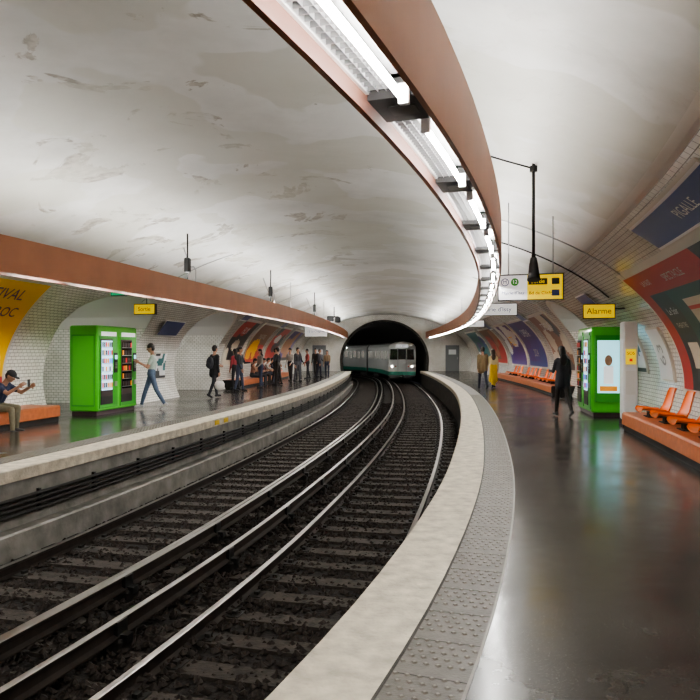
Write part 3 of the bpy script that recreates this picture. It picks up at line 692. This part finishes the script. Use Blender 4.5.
def person(x,y,yaw,h=1.75,top=(.02,.02,.02),bottom=(.02,.02,.03),skin=(.45,.25,.17),hairc=(.02,.015,.012),hair='short',legs=((5,3),(-5,5)),arms=((0,15,8),(0,15,8)),lean=2,seat=None,sleeve='long',skirt=0,shoe=(.03,.03,.03),name='man',cap=None,nod=0,coat=False,bareleg=False):
    k=h/1.75; segs=[]
    T=cmat(top);B=cmat(bottom);S=cmat(skin,.5);H=cmat(hairc,.5);Sh=cmat(shoe,.5); rad=math.radians
    fem=name=='woman'
    d=V(0,math.sin(rad(lean)),math.cos(rad(lean))); fw=V(0,math.cos(rad(lean)),-math.sin(rad(lean)))
    O=V(0,0,0); hw=.085; sw=.155 if fem else .175; br=.098 if fem else .112
    add=lambda a,b,r0,r1,m: segs.append((a,b,r0,r1,m))
    for s in (-1,1):
        add(O+V(s*.06,0,.02),O+V(s*.055,0,0)+d*.12,.112,.098,B)
        add(O+V(s*.05,0,0)+d*.14,O+V(s*.075,0,0)+d*.36,.098,br,T)
        add(O+V(s*.075,0,0)+d*.36,O+V(s*(sw-.045),0,0)+d*.46,br,.07,T)
    add(O+d*.44+V(-sw+.02,0,0),O+d*.44+V(sw-.02,0,0),.062,.062,T)
    if coat:
        for s in (-1,1): add(O+V(s*.06,0,0)+d*.1,O+V(s*.07,0,-.14),.115,.125,T)
    nk=O+d*.50; hd=nk+d*.05+V(0,.02,0)
    dn=(d+V(0,math.sin(rad(nod)),0)).normalized()
    add(nk-d*.02,nk+dn*.11,.058,.052,S)
    hc=nk+dn*.20+V(0,.015,0)
    R=Matrix.Rotation(-rad(nod+lean*.4),3,'X')
    E=[(hc,V(.074,.092,.108),S),(hc+R@V(0,.022,-.062),V(.055,.065,.055),S)]
    add(hc+R@V(0,.085,.005),hc+R@V(0,.108,-.022),.010,.014,S)
    for s in (-1,1): E.append((hc+R@V(s*.076,-.005,-.01),V(.012,.02,.032),S))
    low=0
    for s,(a,kn) in zip((-1,1),legs):
        hp=V(s*hw,0,-.0); th=V(s*.02,math.sin(rad(a)),-math.cos(rad(a)))
        kp=hp+th*.43; b=a-kn; sh=V(0,math.sin(rad(b)),-math.cos(rad(b))); an=kp+sh*.41
        lm=S if bareleg else B
        add(hp,kp,.088,.060,B)
        if bareleg: segs[-1]=(hp,hp+th*.25,.088,.075,B); add(hp+th*.25,kp,.072,.056,S)
        add(kp,kp+sh*.15,.058,.058,lm); add(kp+sh*.15,an,.058,.042,lm)
        ft=rad(max(-60,min(20,b))) if b<-20 else 0
        f=V(0,math.cos(ft),math.sin(ft)); dwn=V(0,math.sin(ft),-math.cos(ft))
        he=an+dwn*.035-f*.035; to=an+dwn*.045+f*.15
        add(he,to,.042,.034,Sh); add(an,he,.044,.042,Sh)
        low=min(low,he.z-.042,to.z-.036)
    if skirt:
        for s in (-1,1): add(O+V(s*.05,0,-.02),O+V(s*.07,.02,-skirt),.11,.13,B)
    hands=[]
    for s,(a,e,ab) in zip((-1,1),arms):
        sp=O+d*.445+V(s*sw,0,0); ca=math.cos(rad(ab)); up=V(s*math.sin(rad(ab)),math.sin(rad(a+lean))*ca,-math.cos(rad(a+lean))*ca)
        el=sp+up*.28; b=rad(a+e+lean); fo=V(-s*.12 if e>40 else s*.03,math.sin(b),-math.cos(b)).normalized(); wr=el+fo*.25
        add(sp,el,.056,.042,T); add(el,wr,.041,.028,T if sleeve=='long' else S)
        if sleeve!='long': segs[-2]=(sp,sp+up*.17,.060,.054,T); add(sp+up*.17,el,.044,.040,S)
        add(wr,wr+fo*.03,.027,.027,S); hands.append((s,wr,fo))
    mb=MB()
    for a,b,r0,r1,m in segs: capsule(mb,a,b,r0,r1)
    for c,r,m in E: mb.ellipsoid(c,r,'steel',R,16,12,-.999,.999)
    o=mb.obj('tmp_body'); md=o.modifiers.new('r','REMESH'); md.mode='VOXEL'; md.voxel_size=.0125; md.use_smooth_shade=True
    sm=o.modifiers.new('s','SMOOTH'); sm.iterations=2; sm.factor=.5
    dg=bpy.context.evaluated_depsgraph_get(); dg.update(); me=bpy.data.meshes.new_from_object(o.evaluated_get(dg))
    vs=np.empty(len(me.vertices)*3); me.vertices.foreach_get('co',vs); vs=vs.reshape(-1,3)
    faces=[tuple(p.vertices) for p in me.polygons]
    fc=np.array([vs[list(f)].mean(axis=0) for f in faces])
    best=np.full(len(faces),1e9); bm=np.zeros(len(faces),int); names=[T,B,S,Sh]
    for a,b,r0,r1,m in segs:
        A=np.array(a);D=np.array(b)-A; L2=max(1e-9,D@D); tt=np.clip(((fc-A)@D)/L2,0,1); dist=np.linalg.norm(fc-(A+tt[:,None]*D),axis=1)-(r0+(r1-r0)*tt)
        g=dist<best; best[g]=dist[g]; bm[g]=names.index(m)
    for c,r,m in E:
        dist=(np.linalg.norm((fc-np.array(c))/np.array(r),axis=1)-1)*min(r); g=dist<best; best[g]=dist[g]; bm[g]=2
    bpy.data.objects.remove(o); bpy.data.meshes.remove(me)
    mb=MB(); lift=(-low*k) if seat is None else seat+.105*k
    M=Matrix.Translation(V(x,y,lift))@Matrix.Rotation(yaw,4,'Z')@Matrix.Scale(k,4); mb.M=M
    ids=[mb.vert(p) for p in vs]
    for f,m in zip(faces,bm): mb.face([ids[i] for i in f],names[m],None,True)
    for s in (-1,1):
        mb.ellipsoid(hc+R@V(s*.03,.081,.008),(.012,.008,.007),'white_enamel',R,8,6,-.99,.99); mb.ellipsoid(hc+R@V(s*.03,.088,.008),(.005,.004,.006),'black_plastic',R,6,4,-.99,.99)
        mb.ellipsoid(hc+R@V(s*.03,.086,.026),(.016,.006,.004),H,R,8,4,-.99,.99)
    mb.ellipsoid(hc+R@V(0,.086,-.055),(.02,.008,.006),'poster_red' if fem else S,R,8,4,-.99,.99)
    if cap: 
        mb.ellipsoid(hc+R@V(0,-.005,.035),(.088,.105,.09),cmat(cap),R,16,8,-.1,.999); mb.ellipsoid(hc+R@V(0,.12,.04),(.065,.07,.010),cmat(cap),R,12,4,-.99,.99)
    else: mb.ellipsoid(hc+R@V(0,-.016,.034),(.086,.098,.096),H,R,16,10,-.25,.999)
    mb.ellipsoid(hc+R@V(0,-.035,-.005),(.082,.075,.09),H,R,14,8,-.99,.99)
    if hair=='long':
        mb.ellipsoid(hc+R@V(0,-.055,-.06),(.088,.055,.16),H,R,14,10,-.99,.99)
        mb.ellipsoid(nk+d*-.03+V(0,-.085,0),(.10,.045,.15),H,None,14,10,-.99,.99)
    for s,wr,fo in hands:
        q=fo.cross(V(1,0,0)); q=q.normalized() if q.length>.2 else V(0,1,0); med=V(-s,0,0); med=(med-fo*med.dot(fo)).normalized()
        Rh=Matrix((med,q,fo)).transposed(); mb.ellipsoid(wr+fo*.055,(.016,.042,.05),S,Rh,12,8,-.99,.99)
        for j,(L,of_) in enumerate(((.070,.030),(.078,.011),(.072,-.010),(.058,-.030))):
            b=wr+fo*.088+q*of_; p1=b+fo*L*.45+med*.006; p2=p1+(fo*.8+med*.6).normalized()*L*.33; p3=p2+(fo*.4+med*.9).normalized()*L*.26
            mb.tube([b-fo*.02,b,p1,p2,p3],[.009,.009,.0085,.0078,.006],S,7)
        sgn=1 if q.y>=0 else -1
        b=wr+fo*.03+q*(.032*sgn); p1=b+(fo*.6+q*sgn*.7+med*.4).normalized()*.035; p2=p1+(fo*.9+q*sgn*.15+med*.4).normalized()*.03
        mb.tube([b-q*sgn*.01,b,p1,p2],[.012,.012,.010,.008],S,7)
    mb.M=None; o=mb.obj(name)
    return o,M,dict(hc=hc,nk=nk,d=d,hands=hands,sw=sw)
def pack(M,info,col,name='backpack',back=-.16,w=.3,hh=.42):
    mb=MB(); mb.M=M@Matrix.Translation(info['nk']-info['d']*.26+V(0,back,0)); C=cmat(col)
    mb.ellipsoid((0,-.02,0),(w/2,.10,hh/2),C,None,16,10,-.97,.97); mb.ellipsoid((0,-.09,-.07),(w/2*.75,.05,hh/4),C,None,14,8,-.97,.97)
    for s in (-1,1): mb.tube([(s*.1,.03,hh/2-.05),(s*.11,.12,hh/2+.035),(s*.11,.24,hh/2-.02),(s*.12,.27,-.02),(s*.12,.16,-.16),(s*.11,.02,-.17)],.013,C,6)
    mb.M=None; mb.obj(name)
def handbag(M,info,i,col,name='shopping_bag',sz=(.09,.2,.17)):
    s,wr,fo=info['hands'][i]; mb=MB(); mb.M=M@Matrix.Translation(wr+fo*.12); C=cmat(col)
    mb.ellipsoid((0,0,-.30),sz,C,None,14,8,-.95,.8); mb.tube([(0,-.09,-.17),(0,-.05,-.04),(0,0,0),(0,.05,-.04),(0,.09,-.17)],.008,C,6); mb.M=None; mb.obj(name)
pi=math.pi
FR=-pi/2
lt=t_at(-9.0,13.85); pp=P(lt,-GAP-3.44,0)
o,M,i=person(pp.x,pp.y,FR+heading(lt),1.76,top=(.025,.035,.075),bottom=(.17,.155,.10),skin=(.42,.24,.16),cap=(.03,.03,.035),legs=((88,92),(84,80)),arms=((38,55,6),(38,60,6)),lean=24,seat=.36,nod=22,name='man',sleeve='short',shoe=(.05,.05,.05))
mb=MB(); mb.M=M@Matrix.Translation((i['hands'][1][1]+i['hands'][0][1])/2+i['hands'][1][2]*.1+V(0,0,.02)); mb.box((0,0,0),(.075,.01,.15),'black_plastic',bev=.003); mb.box((0,-.006,0),(.068,.002,.135),'screen_cyan'); mb.M=None; mb.obj('smartphone')
person(-5.36,18.9,pi/2+.25,1.80,top=(.42,.50,.44),bottom=(.09,.13,.20),skin=(.40,.22,.15),legs=((-18,12),(20,4)),arms=((30,95,8),(35,85,8)),lean=-4,nod=16,name='man',sleeve='short',shoe=(.45,.45,.45))
o,M,i=person(-4.58,23.6,-.7,1.78,top=(.02,.02,.022),bottom=(.025,.025,.03),legs=((14,2),(-14,12)),arms=((18,60,8),(-8,15,8)),name='man',coat=True); pack(M,i,(.05,.05,.06)); handbag(M,i,1,(.6,.55,.52))
person(-4.98,31,-1.0,1.75,top=(.04,.04,.05),bottom=(.03,.03,.035),name='man',legs=((4,2),(-5,3)))
person(-4.75,29.0,.8,1.70,top=(.30,.04,.05),bottom=(.02,.02,.025),name='woman',hair='long',legs=((6,2),(-6,6)))
person(-4.35,27.6,-1.8,1.78,top=(.03,.03,.04),bottom=(.05,.06,.10),name='man',legs=((8,2),(-8,6)),arms=((20,70,8),(5,20,8)))
for Z,c1,c2,nm,hr in ((32.2,(.30,.14,.09),(.03,.03,.04),'woman','long'),(33.2,(.04,.04,.05),(.05,.05,.06),'man','short'),(34.2,(.14,.04,.04),(.02,.02,.02),'woman','long'),(35.4,(.35,.33,.30),(.03,.04,.07),'man','short'),(36.6,(.03,.03,.05),(.03,.03,.03),'man','short')):
    lt=t_at(-8.9,Z); pp=P(lt,-GAP-3.42,0)
    person(pp.x,pp.y,FR+heading(lt),1.72,top=c1,bottom=c2,name=nm,hair=hr,legs=((86,84),(84,88)),arms=((30,50,6),(28,55,6)),lean=8,seat=.36,nod=10)
for x,y,yw,c1,c2,nm,hh in ((-3.15,37.0,2.6,(.40,.38,.35),(.02,.02,.03),'man',1.78),(-2.9,39.5,.5,(.07,.05,.14),(.03,.03,.03),'woman',1.66),(-2.1,43,2.8,(.02,.02,.02),(.02,.02,.02),'man',1.8),(-1.85,42.2,-1.9,(.05,.05,.06),(.03,.03,.05),'man',1.76),(-1.35,41.4,3.0,(.25,.17,.10),(.03,.035,.06),'woman',1.68),(-3.7,34.5,-1.4,(.08,.12,.20),(.03,.03,.03),'man',1.74),(-3.4,33.0,1.2,(.02,.02,.025),(.02,.02,.02),'man',1.78),(-3.9,30.5,2.2,(.20,.18,.16),(.03,.04,.08),'woman',1.70),(-2.7,36.0,-2.4,(.03,.03,.035),(.06,.06,.07),'man',1.80),(-2.45,40.5,1.9,(.30,.05,.04),(.03,.03,.03),'man',1.75)):
    person(x,y,yw,hh,top=c1,bottom=c2,name=nm,hair='long' if nm=='woman' else 'short',legs=((5,2),(-7,6)),arms=((8,40,8),(0,15,8)))
person(5.50,29.0,.05,1.80,top=(.20,.14,.07),bottom=(.04,.045,.065),name='man',legs=((18,4),(-16,22)),arms=((-18,10,8),(16,18,8)),coat=True,nod=2)
person(6.10,29.8,.0,1.68,top=(.55,.45,.26),bottom=(.80,.52,.02),name='woman',hair='long',hairc=(.05,.03,.02),legs=((-12,18),(16,3)),arms=((14,20,8),(-12,12,8)),skirt=.55)
o,M,i=person(5.10,16.8,.15,1.70,top=(.022,.022,.025),bottom=(.016,.016,.018),skin=(.30,.16,.10),name='woman',hair='long',hairc=(.012,.009,.008),legs=((12,4),(-13,16)),arms=((18,75,8),(-6,18,8)),coat=True,nod=8,shoe=(.04,.04,.04)); handbag(M,i,1,(.02,.02,.022),'handbag',(.07,.15,.14))
# ------------------------------------------------------------------ camera, world
cam=bpy.data.cameras.new('camera'); co=bpy.data.objects.new('camera',cam); scene.collection.objects.link(co)
co.location=(0,0,1.55); co.rotation_euler=(pi/2,0,0); cam.sensor_width=36; cam.lens=36; cam.shift_y=2/700; cam.clip_end=400; cam.clip_start=.05
scene.camera=co
w=bpy.data.worlds.new('world'); w.use_nodes=True; w.node_tree.nodes['Background'].inputs[0].default_value=(.01,.01,.012,1); scene.world=w
try:
    scene.view_settings.view_transform='AgX'; scene.view_settings.look='AgX - Medium High Contrast'
except Exception as e: print(e)
scene.view_settings.exposure=.72
